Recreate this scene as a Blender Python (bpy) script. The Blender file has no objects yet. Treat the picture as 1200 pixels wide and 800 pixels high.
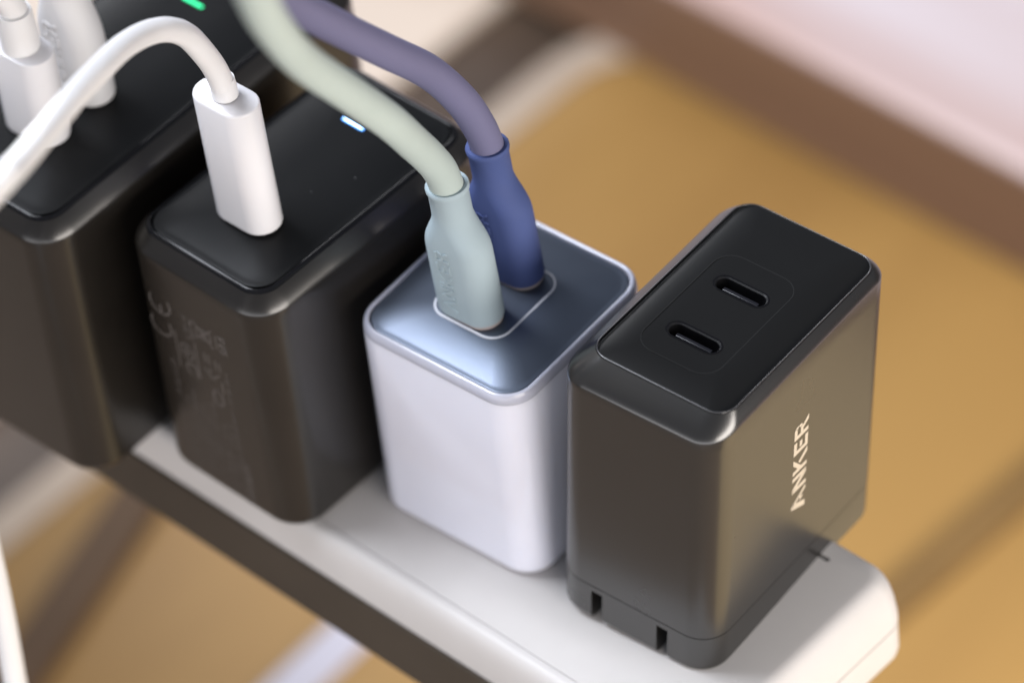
import bpy, bmesh, math, random
from mathutils import Vector, Matrix
random.seed(7)
S = 0.001                                   # everything below is written in millimetres
sc = bpy.context.scene
C = sc.collection
R_ = math.radians

# ---------------------------------------------------------------- camera, world, lamps, exposure
cam_d = bpy.data.cameras.new('camera'); cam = bpy.data.objects.new('camera', cam_d); C.objects.link(cam)
sc.camera = cam
cx = Vector((0.7373, 0.67, -0.0866)); cdn = Vector((0.4364, -0.5702, -0.696)); cf = Vector((-0.5157, 0.4754, -0.7128))
M = Matrix((cx, -cdn, -cf)).transposed().to_4x4()
M.translation = Vector((340.5, -345.3, 569.3)) * S
cam.matrix_world = M
cam_d.sensor_width = 36.0; cam_d.lens = 165.0
cam_d.clip_start = 0.02; cam_d.clip_end = 20
cam_d.dof.use_dof = True; cam_d.dof.focus_distance = 0.724; cam_d.dof.aperture_fstop = 9.6

w = bpy.data.worlds.new('World'); sc.world = w; w.use_nodes = True
bg = w.node_tree.nodes['Background']
bg.inputs[0].default_value = (0.74, 0.79, 0.92, 1); bg.inputs[1].default_value = 0.20

def area(name, pos, target, sx, sy, power, col, spread=180):
    d = bpy.data.lights.new(name, 'AREA'); d.shape = 'RECTANGLE'; d.size = sx*S; d.size_y = sy*S
    d.energy = power; d.color = col; d.spread = R_(spread)
    o = bpy.data.objects.new(name, d); C.objects.link(o)
    o.location = Vector(pos)*S
    o.rotation_euler = (Vector(target)-Vector(pos)).to_track_quat('-Z', 'Y').to_euler()
    return o
ctr = Vector((-50, 5, 30))
area('window_light', ctr+Vector((-.50, -.14, .85))*700, ctr, 330, 300, 6.6, (0.88, 0.92, 1.0))
area('front_fill_light', (200, -830, -10), (-40, 0, 10), 1400, 340, 3.4, (0.96, 0.95, 0.97))  # fill lamp added to brighten the front faces
area('side_fill_light', ctr+Vector((.97, -.10, .17))*700, ctr, 700, 220, 5.0, (1.0, 0.93, 0.86))  # neutral fill lamp added for the strip's end face
area('rear_fill_light', ctr+Vector((-.84, .47, .28))*700, ctr, 220, 160, .8, (0.95, 0.96, 1.0))  # lamp added in place of a bright wall at left rear
area('floor_sun', (380, 160, 380), (330, 160, -200), 120, 120, 0.85, (1.0, 0.95, 0.88), 80)
# a narrow beam of low sun through the window at left catches the white cable
sd = bpy.data.lights.new('sun_beam', 'SPOT'); sd.energy = 2.4; sd.spot_size = R_(15); sd.spot_blend = 1.0; sd.shadow_soft_size = .008
sb = bpy.data.objects.new('sun_beam', sd); C.objects.link(sb)
bdir = Vector((.75, .35, -.55)).normalized()
sb.location = (Vector((-57, -66, 127.5))-170*bdir)*S
sb.rotation_euler = bdir.to_track_quat('-Z', 'Y').to_euler()

vs = sc.view_settings
vs.view_transform = 'Standard'; vs.look = 'None'; vs.exposure = 0.32; vs.gamma = 1

# ---------------------------------------------------------------- materials
def mat(name, col, rough=.5, spec=.5, metal=0., coat=0., coat_r=.1, bump=0., bscale=800., var=0., vscale=60., sss=0., dust=0., ior=1.5):
    m = bpy.data.materials.new(name); m.use_nodes = True
    nt = m.node_tree; b = nt.nodes['Principled BSDF']
    b.inputs['Base Color'].default_value = (*col, 1); b.inputs['Roughness'].default_value = rough
    b.inputs['Specular IOR Level'].default_value = spec; b.inputs['Metallic'].default_value = metal
    b.inputs['Coat Weight'].default_value = coat; b.inputs['Coat Roughness'].default_value = coat_r
    if sss:
        b.inputs['Subsurface Weight'].default_value = sss
        b.inputs['Subsurface Radius'].default_value = (.0025, .0022, .002); b.inputs['Subsurface Scale'].default_value = 1.0
    b.inputs['IOR'].default_value = ior
    tc = nt.nodes.new('ShaderNodeTexCoord')
    last = None
    if var or dust:
        n = nt.nodes.new('ShaderNodeTexNoise'); n.inputs['Scale'].default_value = vscale; n.inputs['Detail'].default_value = 6
        nt.links.new(tc.outputs['Object'], n.inputs['Vector'])
        r = nt.nodes.new('ShaderNodeMapRange'); r.inputs[1].default_value = .3; r.inputs[2].default_value = .7
        r.inputs[3].default_value = 1-var; r.inputs[4].default_value = 1+var
        nt.links.new(n.outputs['Fac'], r.inputs[0])
        mx = nt.nodes.new('ShaderNodeMix'); mx.data_type = 'RGBA'; mx.blend_type = 'MULTIPLY'; mx.inputs[0].default_value = 1
        mx.inputs[6].default_value = (*col, 1); nt.links.new(r.outputs[0], mx.inputs[7])
        last = mx.outputs[2]
        rr = nt.nodes.new('ShaderNodeMapRange'); rr.inputs[3].default_value = rough*(1-.5*var); rr.inputs[4].default_value = min(1, rough*(1+.5*var))
        nt.links.new(n.outputs['Fac'], rr.inputs[0]); nt.links.new(rr.outputs[0], b.inputs['Roughness'])
    if dust:
        v = nt.nodes.new('ShaderNodeTexVoronoi'); v.inputs['Scale'].default_value = 330
        nt.links.new(tc.outputs['Object'], v.inputs['Vector'])
        lt = nt.nodes.new('ShaderNodeMath'); lt.operation = 'LESS_THAN'; lt.inputs[1].default_value = .055
        nt.links.new(v.outputs['Distance'], lt.inputs[0])
        sx = nt.nodes.new('ShaderNodeSeparateColor'); nt.links.new(v.outputs['Color'], sx.inputs[0])
        g = nt.nodes.new('ShaderNodeMath'); g.operation = 'LESS_THAN'; g.inputs[1].default_value = .16
        nt.links.new(sx.outputs[0], g.inputs[0])
        mu = nt.nodes.new('ShaderNodeMath'); mu.operation = 'MULTIPLY'; nt.links.new(lt.outputs[0], mu.inputs[0]); nt.links.new(g.outputs[0], mu.inputs[1])
        ms = nt.nodes.new('ShaderNodeMath'); ms.operation = 'MULTIPLY'; ms.inputs[1].default_value = dust; nt.links.new(mu.outputs[0], ms.inputs[0])
        m2 = nt.nodes.new('ShaderNodeMix'); m2.data_type = 'RGBA'
        nt.links.new(ms.outputs[0], m2.inputs[0]); nt.links.new(last, m2.inputs[6]); m2.inputs[7].default_value = (.5, .5, .5, 1)
        last = m2.outputs[2]
    if last is not None: nt.links.new(last, b.inputs['Base Color'])
    if bump:
        n = nt.nodes.new('ShaderNodeTexNoise'); n.inputs['Scale'].default_value = bscale; n.inputs['Detail'].default_value = 3
        nt.links.new(tc.outputs['Object'], n.inputs['Vector'])
        bp = nt.nodes.new('ShaderNodeBump'); bp.inputs['Strength'].default_value = bump; bp.inputs['Distance'].default_value = .00003
        nt.links.new(n.outputs['Fac'], bp.inputs['Height']); nt.links.new(bp.outputs[0], b.inputs['Normal'])
    return m
def emit(name, col, s):
    m = bpy.data.materials.new(name); m.use_nodes = True; b = m.node_tree.nodes['Principled BSDF']
    b.inputs['Base Color'].default_value = (0, 0, 0, 1)
    b.inputs['Emission Color'].default_value = (*col, 1); b.inputs['Emission Strength'].default_value = s
    return m
def wood(name, a, b_, rough=.45, scale=(4, 60, 60), rot=0):
    m = bpy.data.materials.new(name); m.use_nodes = True; nt = m.node_tree; p = nt.nodes['Principled BSDF']
    tc = nt.nodes.new('ShaderNodeTexCoord'); mp = nt.nodes.new('ShaderNodeMapping'); mp.inputs['Scale'].default_value = scale
    mp.inputs['Rotation'].default_value = (0, 0, rot)
    n = nt.nodes.new('ShaderNodeTexNoise'); n.inputs['Scale'].default_value = 1.; n.inputs['Detail'].default_value = 7; n.inputs['Distortion'].default_value = .6
    cr = nt.nodes.new('ShaderNodeValToRGB'); cr.color_ramp.elements[0].color = (*a, 1); cr.color_ramp.elements[1].color = (*b_, 1)
    cr.color_ramp.elements[0].position = .3; cr.color_ramp.elements[1].position = .7
    nt.links.new(tc.outputs['Object'], mp.inputs[0]); nt.links.new(mp.outputs[0], n.inputs['Vector']); nt.links.new(n.outputs['Fac'], cr.inputs[0])
    nt.links.new(cr.outputs[0], p.inputs['Base Color']); p.inputs['Roughness'].default_value = rough
    return m

MT = dict(
    black=mat('black_plastic', (.0095, .008, .0066), .29, .5, var=.25, vscale=45, ior=1.62),
    black_top=mat('black_top_plastic', (.0045, .0048, .0052), .36, .15, bump=.2, bscale=4000, var=.1, dust=.35),
    black_gloss=mat('black_gloss_trim', (.006, .006, .007), .16, .22),
    grey_black=mat('soft_black_plastic', (.009, .0080, .0068), .28, .5, ior=1.9, var=.12, vscale=45),
    grey_panel=mat('soft_black_panel', (.008, .008, .008), .34, .22, bump=.2, bscale=5000, var=.05),
    edge_glint=mat('grey_edge_glint', (.035, .035, .038), .28, .6),
    outline_grey=mat('port_outline_grey', (.013, .013, .013), .42, .3),
    cavity=mat('socket_cavity', (.004, .004, .005), .35),
    tongue=mat('socket_tongue', (.012, .012, .016), .3),
    steel=mat('connector_steel', (.62, .60, .58), .25, metal=1),
    white=mat('white_plug_plastic', (.70, .69, .71), .25, .4, coat=.1, var=.02, sss=.12),
    white_cable=mat('white_cable_rubber', (.72, .71, .71), .42, .4, var=.03, sss=.1),
    mint=mat('mint_silicone', (.33, .405, .44), .66, .2, bump=.2, bscale=3000, var=.04, sss=.1),
    mint_cable=mat('mint_cable_silicone', (.40, .465, .44), .7, .2, var=.04, sss=.1),
    violet=mat('violet_silicone', (.065, .09, .225), .68, .18, bump=.2, bscale=3000, var=.04, sss=.05),
    violet_cable=mat('violet_cable_silicone', (.145, .14, .235), .66, .3, var=.04, sss=.05),
    shell=mat('lavender_clear_shell', (.68, .69, .785), .14, .5, coat=.6, coat_r=.14, sss=.35, var=.02),
    rim=mat('clear_rim', (.43, .44, .52), .24, .35, coat=.1, coat_r=.05, sss=.3),
    blue_metal=mat('blue_grey_metal_panel', (.12, .14, .18), .41, .5, metal=.95, bump=.35, bscale=3200, var=.06),
    ring_paint=mat('pale_ring_paint', (.62, .63, .68), .4),
    silver=mat('silver_ring', (.55, .56, .60), .3, metal=1),
    strip=mat('white_strip_plastic', (.62, .60, .59), .45, .4, bump=.15, bscale=2500, var=.03, sss=.05),
    slot=mat('strip_slot', (.10, .095, .09), .6),
    rail=mat('dark_brown_rail', (.060, .047, .035), .55, .3, var=.15, vscale=40),
    lip=mat('plug_lip', (.42, .36, .35), .5),
    print_cream=mat('cream_print', (.56, .49, .39), .5),
    print_grey=mat('faint_grey_print', (.14, .124, .115), .5),
    amber=wood('amber_wood', (.285, .153, .043), (.415, .24, .072), .5, (14, 3, 8)),
    pale=mat('pale_tray_rim', (.42, .34, .27), .55, .3, var=.08, vscale=30),
    floor=wood('dark_brown_floor', (.055, .034, .022), (.10, .065, .042), .5, (4, 26, 8)),
    mat_cream=mat('cream_mat', (.66, .56, .47), .8, .2, var=.06, vscale=20),
    taupe_bounce=mat('taupe_bounce_mat', (.24, .18, .135), .8, .2, var=.06, vscale=20),
    tan_bounce=mat('tan_bounce_mat', (.58, .45, .27), .8, .2, var=.06, vscale=20),
    shadow_bar=mat('dark_shadow_tone', (.11, .068, .04), .6, .2, var=.1, vscale=30),  # shadow tone put into the colour of the bar at lower left
    shadow_brown=mat('right_shadow_bar', (.20, .115, .04), .6, .2, var=.1, vscale=30),  # shaded amber painted as a brown bar at the right
    white_tape=mat('white_band', (.62, .60, .68), .6, .3, var=.03),
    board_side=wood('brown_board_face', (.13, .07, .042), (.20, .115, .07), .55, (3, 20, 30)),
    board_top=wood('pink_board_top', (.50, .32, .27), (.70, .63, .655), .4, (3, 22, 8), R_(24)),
    led_blue=emit('blue_white_led', (.06, .32, 1.0), 2.6),
    led_blue_core=emit('blue_led_core', (.6, .85, 1.0), 5.0), led_green_core=emit('green_led_core', (.05, 1.0, .42), 2.2),
    led_green=emit('green_led', (.0, .85, .30), 1.5),
)

# ---------------------------------------------------------------- helpers
def finish(name, bm, m, parent=None, smooth=True, angle=32, mats=None):
    bmesh.ops.remove_doubles(bm, verts=bm.verts, dist=1e-4)
    bmesh.ops.recalc_face_normals(bm, faces=bm.faces)
    bmesh.ops.scale(bm, vec=(S, S, S), verts=bm.verts)
    me = bpy.data.meshes.new(name); bm.to_mesh(me); bm.free()
    for k in ([m] if mats is None else mats): me.materials.append(MT[k])
    if smooth:
        me.shade_smooth(); me.set_sharp_from_angle(angle=R_(angle))
    o = bpy.data.objects.new(name, me); C.objects.link(o)
    if parent: o.parent = parent
    return o
def thing(name, label, cat, loc=(0, 0, 0), rot=None, group=None):
    o = bpy.data.objects.new(name, None); C.objects.link(o)
    o.empty_display_size = .005
    o.location = Vector(loc)*S
    if rot is not None: o.rotation_euler = rot
    o['label'] = label; o['category'] = cat
    if group: o['group'] = group
    return o
def rrect(x0, y0, x1, y1, r, n=10):
    P = []
    for cx_, cy_, a0 in ((x1-r, y0+r, -90), (x1-r, y1-r, 0), (x0+r, y1-r, 90), (x0+r, y0+r, 180)):
        for i in range(n+1):
            a = R_(a0+90*i/n); P.append((cx_+r*math.cos(a), cy_+r*math.sin(a)))
    return P
def loft(bm, rings, cap0=True, cap1=True):
    L = [[bm.verts.new(p) for p in r] for r in rings]
    n = len(L[0])
    for a, b in zip(L, L[1:]):
        for i in range(n):
            j = (i+1) % n
            bm.faces.new((a[i], a[j], b[j], b[i]))
    if cap0: bm.faces.new(list(reversed(L[0])))
    if cap1: bm.faces.new(L[-1])
def rbox_rings(rect, r, prof, n=10):
    """prof: list of (inset, z)"""
    x0, y0, x1, y1 = rect
    out = []
    for ins, z in prof:
        out.append([(x, y, z) for x, y in rrect(x0+ins, y0+ins, x1-ins, y1-ins, max(.25, r-ins), n)])
    return out
def arc_prof(r, z1, up=True, n=6):
    """fillet of radius r at the top (ends at z1) or at the bottom (starts at z1)"""
    if up: return [(r*(1-math.cos(R_(90*i/n))), z1-r+r*math.sin(R_(90*i/n))) for i in range(n+1)]
    return [(r*(1-math.cos(R_(90*(n-i)/n))), z1+r-r*math.sin(R_(90*(n-i)/n))) for i in range(n+1)]
def dome_panel(name, rect, r, z, drop, reach, m, parent, e=.3, thick=1.0, ky=1.0):
    """a softly cushioned panel: flat in the middle, falling away towards every edge"""
    x0, y0, x1, y1 = rect; mx_, my_ = (x0+x1)/2, (y0+y1)/2
    def zf(x, y):
        sx = max(0, 1-min(x-x0-e, x1-e-x)/reach)**2; sy = max(0, 1-min(y-y0-e, y1-e-y)/reach)**2
        return z-drop*min(1, math.hypot(sx, sy*ky))
    rings = []
    for ins, dz in [(0, -e-thick), (0, -e)]+[(e*(1-math.cos(R_(22.5*i))), -e+e*math.sin(R_(22.5*i))) for i in range(1, 4)]:
        rings.append([(x, y, zf(*q)+dz) for (x, y), q in zip(rrect(x0+ins, y0+ins, x1-ins, y1-ins, r-ins), rrect(x0+e, y0+e, x1-e, y1-e, r-e))])
    Q = rrect(x0+e, y0+e, x1-e, y1-e, r-e)
    for t in (0, .02, .05, .085, .12, .16, .2, .25, .3, .36, .42, .5, .58, .66, .75, .85, .94):
        P = [(x+(mx_-x)*t, y+(my_-y)*t) for x, y in Q]
        rings.append([(x, y, zf(x, y)) for x, y in P])
    bm = bmesh.new(); loft(bm, rings); return finish(name, bm, m, parent, angle=40)
def rbox(name, rect, r, prof, m, parent, **k):
    bm = bmesh.new(); loft(bm, rbox_rings(rect, r, prof)); return finish(name, bm, m, parent, **k)
def box_bm(bm, a, b):
    vs_ = [bm.verts.new((x, y, z)) for x in (a[0], b[0]) for y in (a[1], b[1]) for z in (a[2], b[2])]
    for f in ((0, 1, 3, 2), (4, 6, 7, 5), (0, 4, 5, 1), (2, 3, 7, 6), (0, 2, 6, 4), (1, 5, 7, 3)): bm.faces.new([vs_[i] for i in f])
def box(name, a, b, m, parent=None, bev=0, **k):
    bm = bmesh.new(); box_bm(bm, a, b)
    if bev: bmesh.ops.bevel(bm, geom=bm.edges[:], offset=bev, segments=3, affect='EDGES', profile=.5)
    return finish(name, bm, m, parent, **k)
def stadium(cx_, cy_, wd, th, n=12):
    r = th/2; a = wd/2-r; P = []
    for s, a0 in ((1, -90), (-1, 90)):
        for i in range(n+1):
            t = R_(a0+180*i/n); P.append((cx_+s*a+r*math.cos(t), cy_+r*math.sin(t)))
    return P
def cut(o, cutters):
    """boolean difference, baked"""
    tmp = []
    for bm in cutters:
        bmesh.ops.recalc_face_normals(bm, faces=bm.faces)
        bmesh.ops.scale(bm, vec=(S, S, S), verts=bm.verts)
        me = bpy.data.meshes.new('cutter'); bm.to_mesh(me); bm.free()
        c = bpy.data.objects.new('cutter', me); C.objects.link(c); tmp.append(c)
        c.parent = o.parent
        md = o.modifiers.new('cut', 'BOOLEAN'); md.operation = 'DIFFERENCE'; md.object = c; md.solver = 'EXACT'
    dg = bpy.context.evaluated_depsgraph_get(); dg.update()
    me = bpy.data.meshes.new_from_object(o.evaluated_get(dg))
    o.modifiers.clear(); old = o.data; o.data = me; me.name = old.name
    for c in tmp:
        d = c.data; bpy.data.objects.remove(c); bpy.data.meshes.remove(d)
    me.shade_smooth(); me.set_sharp_from_angle(angle=R_(32))
def catmull(P, k=10):
    P = [Vector(p) for p in P]; Q = [2*P[0]-P[1]]+P+[2*P[-1]-P[-2]]; out = []
    for i in range(1, len(Q)-2):
        p0, p1, p2, p3 = Q[i-1:i+3]
        for j in range(k):
            t = j/k
            out.append(.5*((2*p1)+(p2-p0)*t+(2*p0-5*p1+4*p2-p3)*t*t+(3*p1-p0-3*p2+p3)*t**3))
    out.append(P[-1]); return out
def tube(name, P, rad, m, parent, k=10, n=20):
    P = catmull(P, k)
    bm = bmesh.new(); rings = []
    t = (P[1]-P[0]).normalized(); u = t.orthogonal().normalized()
    for i, p in enumerate(P):
        t = (P[min(i+1, len(P)-1)]-P[max(i-1, 0)]).normalized()
        u = (u-t*u.dot(t)).normalized(); v = t.cross(u)
        r = rad(i/(len(P)-1)) if callable(rad) else rad
        rings.append([tuple(p+r*(math.cos(2*math.pi*j/n)*u+math.sin(2*math.pi*j/n)*v)) for j in range(n)])
    loft(bm, rings)
    o = finish(name, bm, m, parent, angle=60)
    return o
def strokes(name, lines, width, depth, m, parent, f):
    """flat lettering: each stroke is a slim bar; f maps (reading, up, out) to local millimetres"""
    bm = bmesh.new()
    for L in lines:
        wd = width
        if isinstance(L[-1], (int, float)): wd = L[-1]; L = L[:-1]
        for (x0, y0), (x1, y1) in zip(L, L[1:]):
            d = Vector((x1-x0, y1-y0)); l = d.length
            if l < 1e-6: continue
            d /= l; nx, ny = -d.y*wd/2, d.x*wd/2; ex, ey = d.x*wd*.2, d.y*wd*.2
            q = [(x0-ex+nx, y0-ey+ny), (x0-ex-nx, y0-ey-ny), (x1+ex-nx, y1+ey-ny), (x1+ex+nx, y1+ey+ny)]
            a = [bm.verts.new(f(x, y, 0)) for x, y in q]; b = [bm.verts.new(f(x, y, depth)) for x, y in q]
            bm.faces.new(b); bm.faces.new(list(reversed(a)))
            for i in range(4): bm.faces.new((a[i], a[(i+1) % 4], b[(i+1) % 4], b[i]))
    bmesh.ops.recalc_face_normals(bm, faces=bm.faces)
    bmesh.ops.scale(bm, vec=(S, S, S), verts=bm.verts)
    me = bpy.data.meshes.new(name); bm.to_mesh(me); bm.free(); me.materials.append(MT[m])
    o = bpy.data.objects.new(name, me); C.objects.link(o); o.parent = parent
    return o
def polys(name, PL, depth, m, parent, f):
    bm = bmesh.new()
    for P in PL:
        a = [bm.verts.new(f(x, y, 0)) for x, y in P]; b = [bm.verts.new(f(x, y, depth)) for x, y in P]
        bm.faces.new(b); bm.faces.new(list(reversed(a))); n = len(P)
        for i in range(n): bm.faces.new((a[i], a[(i+1) % n], b[(i+1) % n], b[i]))
    bmesh.ops.triangulate(bm, faces=[g for g in bm.faces if len(g.verts) > 4])
    bmesh.ops.recalc_face_normals(bm, faces=bm.faces)
    bmesh.ops.scale(bm, vec=(S, S, S), verts=bm.verts)
    me = bpy.data.meshes.new(name); bm.to_mesh(me); bm.free(); me.materials.append(MT[m])
    o = bpy.data.objects.new(name, me); C.objects.link(o); o.parent = parent
    return o
# the word on the charger and on the plugs, cap height 1, reading along x
LOGO = [
    [(-.04, 0), (.28, 0), (.62, .80), (.38, 1.0)],                       # A, heavy left leg
    [(.38, 1.0), (.54, 1.0), (1.22, 0), (1.00, 0)],                      # A, right leg
    [(.48, .36), (.78, .40), (.70, .12), (.62, .24)],                    # A, notch
    [(1.34, 0), (1.56, 0), (1.56, 1), (1.34, 1)],                        # N
    [(1.34, 1), (1.60, 1), (2.28, 0), (2.02, 0)],
    [(2.06, 0), (2.28, 0), (2.28, 1), (2.06, 1)],
    [(2.46, 0), (2.68, 0), (2.68, 1), (2.46, 1)],                        # K
    [(2.68, .40), (2.68, .66), (3.08, 1), (3.38, 1)],
    [(2.90, .50), (3.06, .62), (3.52, 0), (3.24, 0)],
    [(3.62, 0), (3.84, 0), (3.84, 1), (3.62, 1)],                        # E
    [(3.84, 0), (4.36, 0), (4.36, .20), (3.84, .20)],
    [(3.92, .41), (4.26, .41), (4.26, .59), (3.92, .59)],
    [(3.84, .80), (4.36, .80), (4.36, 1), (3.84, 1)],
    [(4.52, 0), (4.74, 0), (4.74, 1), (4.52, 1)],                        # R
    [(4.74, .80), (5.12, .80), (5.24, .92), (5.12, 1), (4.74, 1)],
    [(5.06, .80), (5.12, .80), (5.28, .66), (5.28, .86), (5.18, .96)],
    [(5.06, .56), (5.10, .40), (5.28, .52), (5.28, .74)],
    [(4.74, .38), (5.10, .38), (5.14, .56), (4.74, .56)],
    [(4.90, .38), (5.12, .38), (5.42, 0), (5.16, 0)],
]

# ---------------------------------------------------------------- setting under and behind the strip
ZF = -200.0
o = box('floor', (-1500, -1500, ZF-26), (1500, 2500, ZF-6), 'floor', smooth=False); o['kind'] = 'structure'
# amber tray: a panel with a rounded pale rim
tray = thing('wooden_tray', 'amber wooden tray with pale rounded rim lying far below the power strip', 'tray', (0, 0, ZF))
rect = (-273, -14, -24, 274)
bm = bmesh.new()
outer = rbox_rings(rect, 32, [(0, -5.9), (0, .2), (.8, 1.2), (3.5, 1.4), (5.0, 1.2), (9.5, .1), (9.8, -5.9)], 6)
loft(bm, outer + [outer[0]], False, False)
finish('rim', bm, 'pale', tray)
rbox('tray_bottom', rect, 32, [(10, -5.9), (10, -.5), (11, 0)], 'amber', tray)
# cream mat and board
o = box('floor_mat', (-740, -40, ZF-5.9), (-300.5, 480, ZF-2), 'mat_cream', None, .8)
o['label'] = 'cream coloured mat on the dark floor behind the violet cable'; o['category'] = 'mat'
bd = thing('wooden_board', 'thick brown wooden board with pink sunlit top at the upper right', 'board', (0, 256, ZF))
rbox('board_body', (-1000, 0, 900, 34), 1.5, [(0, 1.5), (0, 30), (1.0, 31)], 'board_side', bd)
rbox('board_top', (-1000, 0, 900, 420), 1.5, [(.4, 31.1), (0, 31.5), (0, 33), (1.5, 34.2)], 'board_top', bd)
o = box('floor_mat', (-560, -420, ZF-5.9), (260, -46, ZF-2), 'taupe_bounce', None, .8)  # unseen mat added to give the charger fronts their sheen
o['label'] = 'added unseen taupe mat in front of the tray, reflected in the charger fronts'; o['category'] = 'mat'
o = box('floor_mat', (-20, -40, ZF-5.9), (700, 250, ZF-2), 'tan_bounce', None, .8)  # unseen mat added to bounce warm light onto right-hand faces
o['label'] = 'added unseen tan mat right of the tray, bouncing light onto the right faces'; o['category'] = 'mat'
# strap on the tray, and flat bars standing in for floor shadows
def flat_bar(name, p, q, wd, h, m, label, cat, z=0.0):
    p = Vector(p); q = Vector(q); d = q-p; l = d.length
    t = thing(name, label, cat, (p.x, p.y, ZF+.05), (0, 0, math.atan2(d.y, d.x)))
    return rbox('bar_body', (0, -wd/2, l, wd/2), .8, [(.4, 0), (0, .4), (0, h-.4), (.5, h)], m, t)
flat_bar('left_shadow_bar', (-225, 2.6), (-252.5, 90), 11.5, 3, 'shadow_bar', 'dark brown bar standing in for a shadow across the tray at lower left', 'shadow_bar')
flat_bar('white_band', (-180.4, -12), (-185.7, 113.8), 10.5, 1.2, 'white_tape', 'whitish flat strap on the tray, partly under the power strip', 'strap')
flat_bar('right_shadow_bar', (-98.5, 131), (-93.2, 243), 9.6, 1.6, 'shadow_brown', 'brown bar standing in for a shadow on the tray right of the power strip', 'flat_bar')

# ---------------------------------------------------------------- power strip
strip = thing('power_strip', 'white power strip on a dark brown rail holding four chargers', 'power strip')
SX0, SX1, SY0, SY1 = -330, 14.7, -18.2, 34.2
tr = [(0, 0, -9.6), (0, .05, -8), (.1, .55, -5), (.25, 1.15, -3), (.5, 1.75, -1.7), (.8, 2.3, -.9), (1.15, 2.9, -.36), (1.55, 3.5, -.1), (2.0, 4.2, 0)]
bm = bmesh.new(); loft(bm, [[(x, y, z) for x, y in rrect(SX0+a, SY0+a, SX1-b, SY1-a, 3.8)] for a, b, z in tr])
top_shell = finish('top_shell', bm, 'strip', strip, angle=50)
rbox('lower_shell', (SX0, SY0, SX1, SY1), 3.8, [(1.6, -18.6), (.4, -17.4), (.05, -16), (.05, -10.1), (.7, -10.0), (.7, -9.5)], 'strip', strip)
box('base_rail', (SX0+2, SY0-.6, -34, ), (-6, SY0+16, 0), 'rail', strip) if False else None
bm = bmesh.new(); box_bm(bm, (SX0+2, SY0-.5, -22.2), (-4, SY1-4, -9.9)); finish('base_rail', bm, 'rail', strip, smooth=False)
def cutbox(a, b):
    bm = bmesh.new(); box_bm(bm, a, b); return bm
slots = [(.4, 2.4, 2.9, 3.1), (0.0, 28.8, 2.8, 29.6)]
cut(top_shell, [cutbox((a, b, -.8), (c, d, 1)) for a, b, c, d in slots] + [cutbox((SX0+10, -15.35, -.22), (SX1-7, -15.12, 1))])
for a, b, c, d in slots: box('outlet_slot', (a+.05, b+.05, -.78), (c-.05, d-.05, -.55), 'slot', strip, smooth=False)

# ---------------------------------------------------------------- chargers
def flat(name, P, z0, z1, m, parent):
    bm = bmesh.new(); loft(bm, [[(x, y, z0) for x, y in P], [(x, y, z1) for x, y in P]]); return finish(name, bm, m, parent)
def frame(name, Po, Pi, z0, z1, m, parent):
    bm = bmesh.new()
    rr_ = [[(x, y, z0) for x, y in Po], [(x, y, z1) for x, y in Po], [(x, y, z1) for x, y in Pi], [(x, y, z0) for x, y in Pi]]
    loft(bm, rr_ + [rr_[0]], False, False)
    return finish(name, bm, m, parent)

def tall_charger(label, x0, x1, y0, y1, h, yaw, led, ledm, corem):
    cxm, cym = (x0+x1)/2, y0
    t = thing('wall_charger', label, 'charger', (x1, y0, .05), (0, 0, R_(yaw)))
    rect = (x0-x1, 0, 0, y1-y0)
    prof = arc_prof(2.8, 0, False, 6) + [(0, h-6)] + [(2.1*((k/10)**1.25)**1.35, h-4.4+3.0*(k/10)**1.25) for k in range(11)] + [(2.13, h-1.5), (2.2, h-2.3), (2.4, h-2.4)]
    rbox('body', rect, 6.4, prof, 'black', t)
    g = rbox_rings(rect, 6.4, [(2.16, h-2.0), (2.16, h-1.42), (2.22, h-1.33), (2.88, h-1.03), (2.96, h-1.06), (2.98, h-2.0)])
    bm = bmesh.new(); loft(bm, g+[g[0]], False, False); finish('trim_ring', bm, 'black_gloss', t)
    dome_panel('top_panel', (rect[0]+3.02, rect[1]+3.02, rect[2]-3.02, rect[3]-3.02), 4.2, h, 1.0, 11, 'black_top', t, .25)
    lx, ly = led[0]-x1, led[1]-y0
    flat('led_light', stadium(lx, ly, 4.7, .62), h-.3, h+.04, ledm, t)
    flat('led_core', stadium(lx, ly, 4.2, .26), h, h+.07, corem, t)
    return t
c1 = tall_charger('tall black charger at far left with green light', -140, -103.5, -33.0, 43, 59, 1.6, (-122.2, 21.2), 'led_green', 'led_green_core')
c2 = tall_charger('tall black charger with blue-white light and faint printed symbols', -100.6, -68.0, -21.0, 31.6, 54.6, 0, (-85.5, 18.6), 'led_blue', 'led_blue_core')

# faint print on the front of the second charger: reads upwards
def fm2(x, y, d): return (-y+68.0-(0), -.02-d, x)   # y measured as world -x
def W2(cx_, cz, pts, sc_=1.0): return [(cz+a*sc_, -cx_+b*sc_) for a, b in pts]
def arc(r, a0, a1, n=10): return [(r*math.cos(R_(a0+(a1-a0)*i/n)), r*math.sin(R_(a0+(a1-a0)*i/n))) for i in range(n+1)]
sp = []
sp.append(W2(-93.7, 35.4, arc(2.3, 60, 300))+[.3]); sp.append(W2(-93.1, 40.6, arc(2.3, 60, 300))+[.3]); sp.append(W2(-93.1, 40.6, [(-2.2, 0), (-.4, 0)])+[.3])
sp += [W2(-83.4, 39.3, p)+[.2] for p in ([(-1.5, 1.6), (1.5, 1.6)], [(-1.2, 1.6), (-.8, -1.6), (.8, -1.6), (1.2, 1.6)], [(-2, -2), (2, 2.2)], [(-2, 2.2), (2, -2)], [(-1.4, -2.9), (1.4, -2.9)], arc(.5, 0, 360, 8))]
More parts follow.
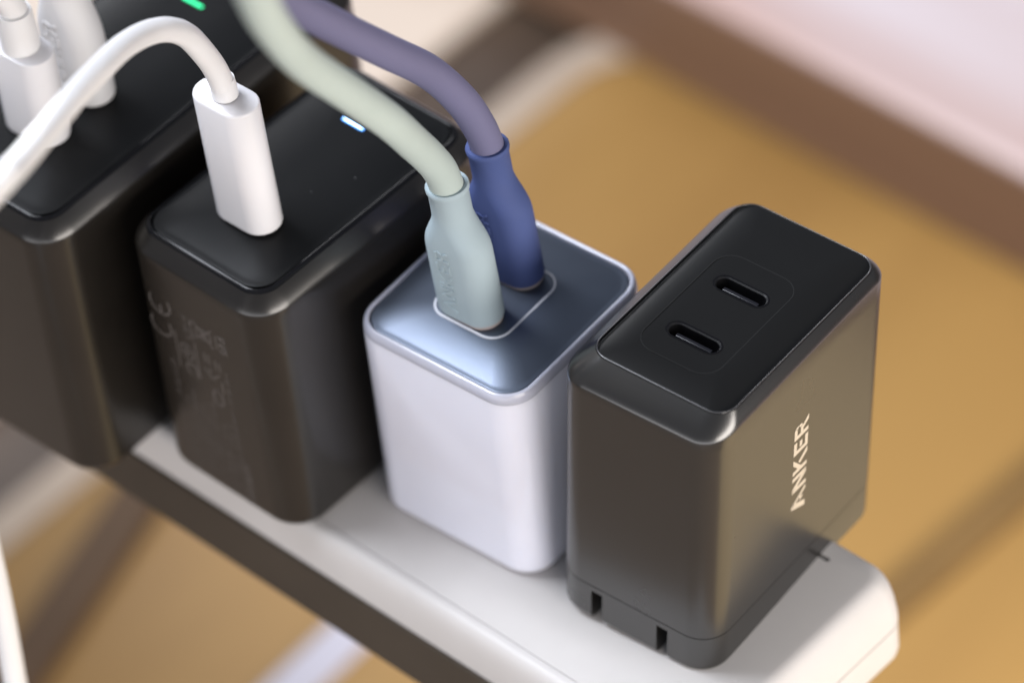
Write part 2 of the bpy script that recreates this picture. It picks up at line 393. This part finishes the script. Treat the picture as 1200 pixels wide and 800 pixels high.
sp += [W2(-82.7, 34.6, p)+[.2] for p in ([(-1.8, 1.4), (.2, 1.4)], [(-1.8, .5), (.2, .5)], [(-2.2, -1), (-.2, -1)], [(-2.2, -1.9), (-.2, -1.9)])]
sp += [W2(-82.7, 29.6, p)+[.22] for p in ([(1.5, 2.0), (-.2, .2), (1.6, -1.4)], [(-2.4, -1.8), (.2, -1.8)], [(1.2, .6), (2.0, .6)])]
sp.append(W2(-82.5, 25.2, [(p[0]*1.35, p[1]*.9) for p in arc(1.25, 0, 360, 16)])+[.42])
sp += [W2(-88.4, 32.4, p)+[.2] for p in ([(-4.8, 2.3), (3.4, 2.3)], [(-4.8, -2.3), (3.4, -2.3)], arc(1.6, 0, 360, 14), [(-1, 0), (1, 0)], [(0, -1), (0, 1)])]
sp += [W2(-87.9, 28.6, p)+[.28] for p in ([(-1.4, -1.2), (1.2, -1.2), (1.2, .6), (-.2, 1.4), (-1.4, .4)],)]
def scribble(cx_, z0, z1, hgt, wd):
    z = z0; L = []
    while z < z1:
        k = random.random(); l = random.uniform(.35, .75)*hgt
        if k < .14: z += hgt*.6; continue
        a = hgt/2
        sh = random.choice([[(0, -a), (0, a)], [(0, -a), (0, a), (l, a)], [(0, a), (l, a), (l, -a), (0, -a)], [(0, -a), (l*.5, a), (l, -a)], [(0, 0), (l, 0)], [(0, a), (0, -a), (l, -a)]])
        L.append([(z+p, -cx_+q) for p, q in sh]+[wd]); z += l+hgt*.32
    return L
sp += scribble(-87.6, 36.2, 41.6, .8, .14) + scribble(-86.4, 36.6, 41, .8, .14) + scribble(-79.4, 37.6, 42, .8, .2)+scribble(-78.6, 37.6, 41.4, .7, .14)
sp += scribble(-92.4, 3, 29, .9, .1)
for i, cx_ in enumerate((-90.6, -89, -87.4, -85.9, -84.4)): sp += scribble(cx_, 2+random.uniform(0, 3), random.uniform(20, 25), .8, .085)
for i, cx_ in enumerate((-82.6, -81.1)): sp += scribble(cx_, 2.5, random.uniform(18, 21), .8, .085)
sp += scribble(-79.5, 2, 33, .7, .09) + scribble(-78.4, 2, 12, .8, .16)
strokes('spec_print', sp, .18, .02, 'print_grey', c2, lambda x, y, d: (-y+68.0, -.015-d, x-.05))

# third charger: clear lavender shell round a blue-grey panel
c3 = thing('wall_charger', 'pale lavender charger with blue-grey metal top and two cables', 'charger', (-48.2, 12.2, .05), (0, 0, R_(3.6)))
hw, hd, h = 16.2, 17.6, 42.6
rect = (-hw-1.5, -hd, hw, hd)
rbox('shell', rect, 5.6, arc_prof(1.8, 0, False, 6)+[(0, h-2.6), (.06, h-2.45), (.06, h-2.3)], 'shell', c3)
g = rbox_rings(rect, 5.6, [(.05, h-2.3), (.02, h-1.9), (.2, h-1.0), (.5, h-.55), (.8, h-.45), (1.1, h-.6), (1.2, h-1.6), (1.2, h-2.3)])
bm = bmesh.new(); loft(bm, g+[g[0]], False, False); finish('clear_rim', bm, 'rim', c3)
dome_panel('top_panel', (rect[0]+1.26, rect[1]+1.26, rect[2]-1.26, rect[3]-1.26), 4.5, h+.6, 1.45, 10.5, 'blue_metal', c3)
z3 = h+.6
frame('port_ring', rrect(-8.6, -9.0, 6.2, 8.2, 3.4), rrect(-8.22, -8.62, 5.82, 7.82, 3.02), z3-.2, z3+.03, 'ring_paint', c3)
# fourth charger: slim, two open ports, slightly tilted in its outlet
rv = Vector((R_(-4.19), R_(2.6), R_(5.9)))
rot4 = Matrix.Rotation(rv.length, 4, rv.normalized())
c4 = thing('wall_charger', 'slim black two-port charger with cream lettering at the right end', 'charger', (-20.61, 3.11, 56.35), rot4.to_euler())
pw, pd = 25.35, 42.49
rect = (-3.8, -3.6, pw+1.4, pd+2.4)
prect = (0, 0, pw, pd)
ZS = -48.0
def mixed(t, z, out=.16, n=10):
    """a ring between the body's outline (t=0) and the panel's opening (t=1)"""
    A = rrect(*rect, 5.2, n); B = rrect(-out, -out, pw+out, pd+out, 3.5, n)
    return [(a[0]+(b[0]-a[0])*t, a[1]+(b[1]-a[1])*t, z) for a, b in zip(A, B)]
bm = bmesh.new()
def chamfer(u, n=10):
    """u=0 on the wall, u=1 at the panel: a soft shoulder and then a slope of about 45 degrees"""
    A = rrect(*rect, 5.2, n); B = rrect(-.16, -.16, pw+.16, pd+.16, 3.5, n); out = []
    e = u**1.35; zz = 1-u
    for a, b in zip(A, B):
        m_ = math.hypot(a[0]-b[0], a[1]-b[1]); dr = 1.0*m_+.5
        out.append((a[0]+(b[0]-a[0])*e, a[1]+(b[1]-a[1])*e, -.85-dr*zz))
    return out
R4_ = [mixed(.25, ZS), mixed(0, ZS+.02), mixed(0, -6.5)]+[chamfer((k/12)**1.25) for k in range(13)]+[mixed(1.005, -1.6), mixed(1.02, -9)]
loft(bm, R4_); finish('body', bm, 'grey_black', c4)
base = rbox('plug_base', rect, 5.2, [(1.3, -55.9)] + [(.05+1.25*(1-math.sin(R_(a))), -55.9+1.25*(1-math.cos(R_(a)))) for a in (18, 36, 54, 72, 90)] + [(.05, ZS-.22), (1.2, ZS-.2)], 'grey_black', c4)
cut(base, [cutbox((3.6, -8, -60), (5.7, 22, -49.3)), cutbox((16.3, -8, -60), (18.4, 22, -49.3))])
for xs in (3.9, 16.6): box('plug_prong', (xs+.2, 6, -61), (xs+1.2, 12, -52), 'steel', c4, .2)
panel = dome_panel('top_panel', prect, 3.4, 0, 1.05, 6.5, 'grey_panel', c4, .25, 1.9, .55)
g = []
for k in range(9):
    a = 2*math.pi*k/8; g.append([(x, y, -.72+.13*math.sin(a)) for x, y in rrect(.02+.1*math.cos(a), .02+.1*math.cos(a), pw-.02-.1*math.cos(a), pd-.02-.1*math.cos(a), 3.4)])
bm = bmesh.new(); loft(bm, g, False, False); finish('panel_edge_glint', bm, 'edge_glint', c4)  # lighter grey ring paints a highlight along the panel edge
ports = [(12.0, 23.9), (12.0, 11.2)]
def stad_cut(x, y, wd, th, z0, z1):
    bm = bmesh.new(); P = stadium(x, y, wd, th); loft(bm, [[(a, b, z0) for a, b in P], [(a, b, z1) for a, b in P]]); return bm
cut(panel, [stad_cut(x, y, 9.6, 3.4, -5, 2) for x, y in ports])
for x, y in ports:
    pr = bpy.data.objects.new('usb_port', None)
    bm = bmesh.new(); Po = stadium(x, y, 9.58, 3.38); Pi = stadium(x, y, 8.9, 2.8)
    loft(bm, [[(a, b, .03) for a, b in Po], [(a, b, -.25) for a, b in Pi], [(a, b, -6.5) for a, b in Pi]], False, True)
    port = finish('usb_port', bm, 'cavity', c4)
    frame('port_lip', stadium(x, y, 9.95, 3.75), stadium(x, y, 9.45, 3.25), -.2, .07, 'black_gloss', c4).parent = port
    box('port_tongue', (x-3.3, y-.38, -6.4), (x+3.3, y+.38, -1.1), 'tongue', port, .12)
frame('port_outline', rrect(4.6, 4.9, 19.2, 30.4, 3.6), rrect(4.75, 5.05, 19.05, 30.25, 3.45), -.4, .006, 'outline_grey', c4)
fx = pw+1.4
polys('brand_lettering', LOGO, .05, 'print_cream', c4, lambda x, y, d: (fx+.01+d-.03, 21.85-3.85*y, -36.4+3.72*x))

# ---------------------------------------------------------------- cables
def plug_rings(prof, n=12):
    """prof: (width, thickness, z)"""
    return [[(x, y, z) for x, y in stadium(0, 0, wd, th, n)] for wd, th, z in prof]
def plug(parent, prof, m, name='plug_body'):
    bm = bmesh.new(); loft(bm, plug_rings(prof)); return finish(name, bm, m, parent, angle=38)
def cable_thing(label, pos, tilt=(0, 0), yaw=0):
    return thing('usb_cable', label, 'cable', pos, (R_(tilt[1]), R_(tilt[0]), R_(yaw)), 'charging cables')
def add_tube(t, pts, rad, m, name='cord', k=10):
    """pts in world millimetres"""
    bpy.context.view_layer.update()
    inv = t.matrix_world.inverted()
    loc = [inv @ (Vector(p)*S) / S for p in pts]
    return tube(name, loc, rad, m, t, k)
def lip_and_tip(t, wd, th, lip='lip'):
    plug(t, [(wd-.7, th-.7, -.25), (wd-.7, th-.7, .35)], lip, 'plug_lip')
    plug(t, [(8.3, 2.4, -4.5), (8.3, 2.4, .1)], 'steel', 'connector_tip')
def soft_profile(z_sh, z_neck, z_top, nw, nt, wd=11.8, th=6.8):
    P = [(wd-1.0, th-1.0, .3), (wd-.35, th-.35, .42), (wd, th, .9), (wd+.1, th, z_sh*.5), (wd, th, z_sh)]
    for i in range(1, 7):
        s = i/7; s = s*s*(3-2*s); P.append((wd+(nw-wd)*s, th+(nt-th)*s, z_sh+(z_neck-z_sh)*i/7))
    P += [(nw, nt, z_neck), (nw, nt, z_top-1.3), (nw+.5, nt+.5, z_top-.9), (nw+.55, nt+.55, z_top-.3), (nw+.2, nt+.2, z_top), (nw-.9, nt-.9, z_top), (nw-1.0, nt-1.0, z_top-1.2)]
    return P
WORD = [[(0, 0), (.42, 1), (.86, 0)], [(1.15, 0), (1.15, 1), (1.85, 0), (1.85, 1)], [(2.2, 0), (2.2, 1)], [(2.95, 1), (2.3, .5), (2.95, 0)],
        [(3.95, 1), (3.3, 1), (3.3, 0), (3.95, 0)], [(3.3, .5), (3.8, .5)], [(4.3, 0), (4.3, 1), (4.85, 1), (4.98, .75), (4.85, .48), (4.3, .48)], [(4.7, .48), (5.05, 0)]]
def emboss(t, th, z0, cap, m, xoff=-1.2):
    strokes('embossed_lettering', WORD, .15, .13, m, t, lambda x, y, d: (xoff-cap*(y-.5), -th/2+.04-1.6*d, z0+cap*.98*x))

mint = cable_thing('pale mint cable plugged into the lavender charger', (-49.8, 6.8, 43.2), (-4, 0), 3.6)
plug(mint, soft_profile(14.5, 21.5, 27.0, 6.5, 6.4), 'mint'); lip_and_tip(mint, 11.8, 6.8)
emboss(mint, 6.8, 2.4, 2.5, 'mint', -.9)
add_tube(mint, [(-51.4, 6.8, 66), (-51.6, 6.5, 70), (-51.3, 5.2, 74.5), (-50.4, 2.4, 80.0), (-49.2, -1.2, 86.2), (-46.8, -7.6, 96.9), (-43.8, -17.5, 111.9), (-39.3, -28.3, 128.1), (-33.1, -37.5, 144.1), (-26.0, -45.4, 159.0), (-18.2, -52.8, 175.1), (-12.6, -56.3, 189.7), (-14, -60, 212), (-45, -62, 240), (-110, -50, 235), (-200, -20, 140), (-290, 10, 0), (-330, 30, -150), (-350, 70, -197)], 2.75, 'mint_cable')

vio = cable_thing('violet blue cable plugged in behind the mint cable', (-50.6, 17.2, 43.2), (-4.6, 0), 3.6)
plug(vio, soft_profile(14.2, 21, 26.8, 6.5, 6.4), 'violet'); lip_and_tip(vio, 11.8, 6.8)
emboss(vio, 6.8, 3.2, 2.3, 'violet', -.9)
add_tube(vio, [(-52.4, 17.2, 66), (-52.7, 17.0, 70), (-53.3, 16.4, 74), (-54.6, 14.6, 80.0), (-55.9, 10.0, 88.6), (-56.6, 2.5, 98.1), (-56.7, -5.5, 108.2), (-55.9, -13.7, 119.0), (-54.3, -20.7, 128.6), (-52.8, -31.4, 144.2), (-54, -44, 164), (-75, -56, 185), (-130, -52, 180), (-215, -10, 80), (-320, 40, -120), (-370, 90, -197)], 2.7, 'violet_cable')

wh = cable_thing('glossy white cable bending over the second charger and hanging down at lower left', (-83.9, -6.9, 54.85), (-2, 0))
plug(wh, [(11.5, 6.2, .0), (12.0, 6.7, .15), (12.2, 6.9, .5), (12.2, 6.9, 24.9), (12.0, 6.7, 25.2), (11.6, 6.3, 25.35)], 'white'); plug(wh, [(8.3, 2.4, -4.5), (8.3, 2.4, .1)], 'steel', 'connector_tip')
plug(wh, [(4.3, 4.2, 25.6), (4.2, 4.1, 27.2), (3.9, 3.85, 29.0)], 'white_cable', 'strain_relief')
add_tube(wh, [(-84.7, -6.9, 78), (-84.9, -7.0, 82), (-84.6, -8.2, 87), (-84.0, -10.6, 92.8), (-83.5, -13.5, 98.4), (-83.0, -17.3, 102.5), (-82.1, -22.2, 105.6), (-78.9, -29.4, 109.8), (-74.5, -37.5, 113.8), (-69.9, -45.5, 117.8), (-63.4, -55.8, 123.0), (-55.8, -68.0, 129.1), (-51.7, -74.6, 132.8), (-52.0, -84.9, 129.1), (-74.9, -80.8, 92.2), (-89.6, -71.6, 52.8), (-100.9, -60.2, 33.6), (-102.6, -57.7, 18.2), (-102.1, -58.0, 6.4), (-99.7, -60.0, -5.0), (-96.7, -62.9, -17.5), (-92.0, -67.1, -32.2), (-86.4, -72.2, -48.0), (-82, -77, -80), (-88, -72, -140), (-104, -62, -195)], 1.95, 'white_cable')

w1 = cable_thing('white plug at far left with round strain relief sleeve', (-122.5, -16.0, 59.05), (0, 0), 1.6)
plug(w1, [(11.5, 6.2, .0), (12.0, 6.7, .15), (12.2, 6.9, .5), (12.2, 6.9, 17.4), (12.0, 6.7, 17.7), (11.6, 6.3, 17.8)], 'white'); plug(w1, [(8.3, 2.4, -4.5), (8.3, 2.4, .1)], 'steel', 'connector_tip')
plug(w1, [(6.4, 6.3, 17.7), (6.2, 6.1, 21), (5.9, 5.8, 25.0), (5.7, 5.6, 25.3), (5.0, 4.9, 25.4)], 'white_cable', 'strain_relief')
add_tube(w1, [(-122.5, -16.0, 82), (-122.6, -16.2, 85.5), (-123.6, -18, 90.5), (-126.5, -22, 97), (-130, -30, 101), (-134, -44, 106), (-136, -64, 112), (-150, -90, 100), (-185, -110, 20), (-215, -110, -100), (-230, -100, -192)], 2.3, 'white_cable')

a1 = cable_thing('broad matte white plug with embossed lettering on the far left charger', (-123.2, -5.2, 59.1), (0, 0), 1.6)
plug(a1, soft_profile(12.5, 24, 29.0, 7.0, 6.8, 12.4, 7.0), 'white_cable'); lip_and_tip(a1, 12.4, 7.0, 'steel')
emboss(a1, 7.0, 3.0, 2.7, 'white_cable', -.9)
add_tube(a1, [(-123.2, -5.2, 84), (-123.3, -5.4, 91), (-124.6, -7, 100), (-126, -14, 110), (-128, -26, 120), (-130, -44, 130), (-145, -70, 130), (-200, -90, 60), (-260, -80, -80), (-290, -70, -197)], 2.7, 'white_cable')
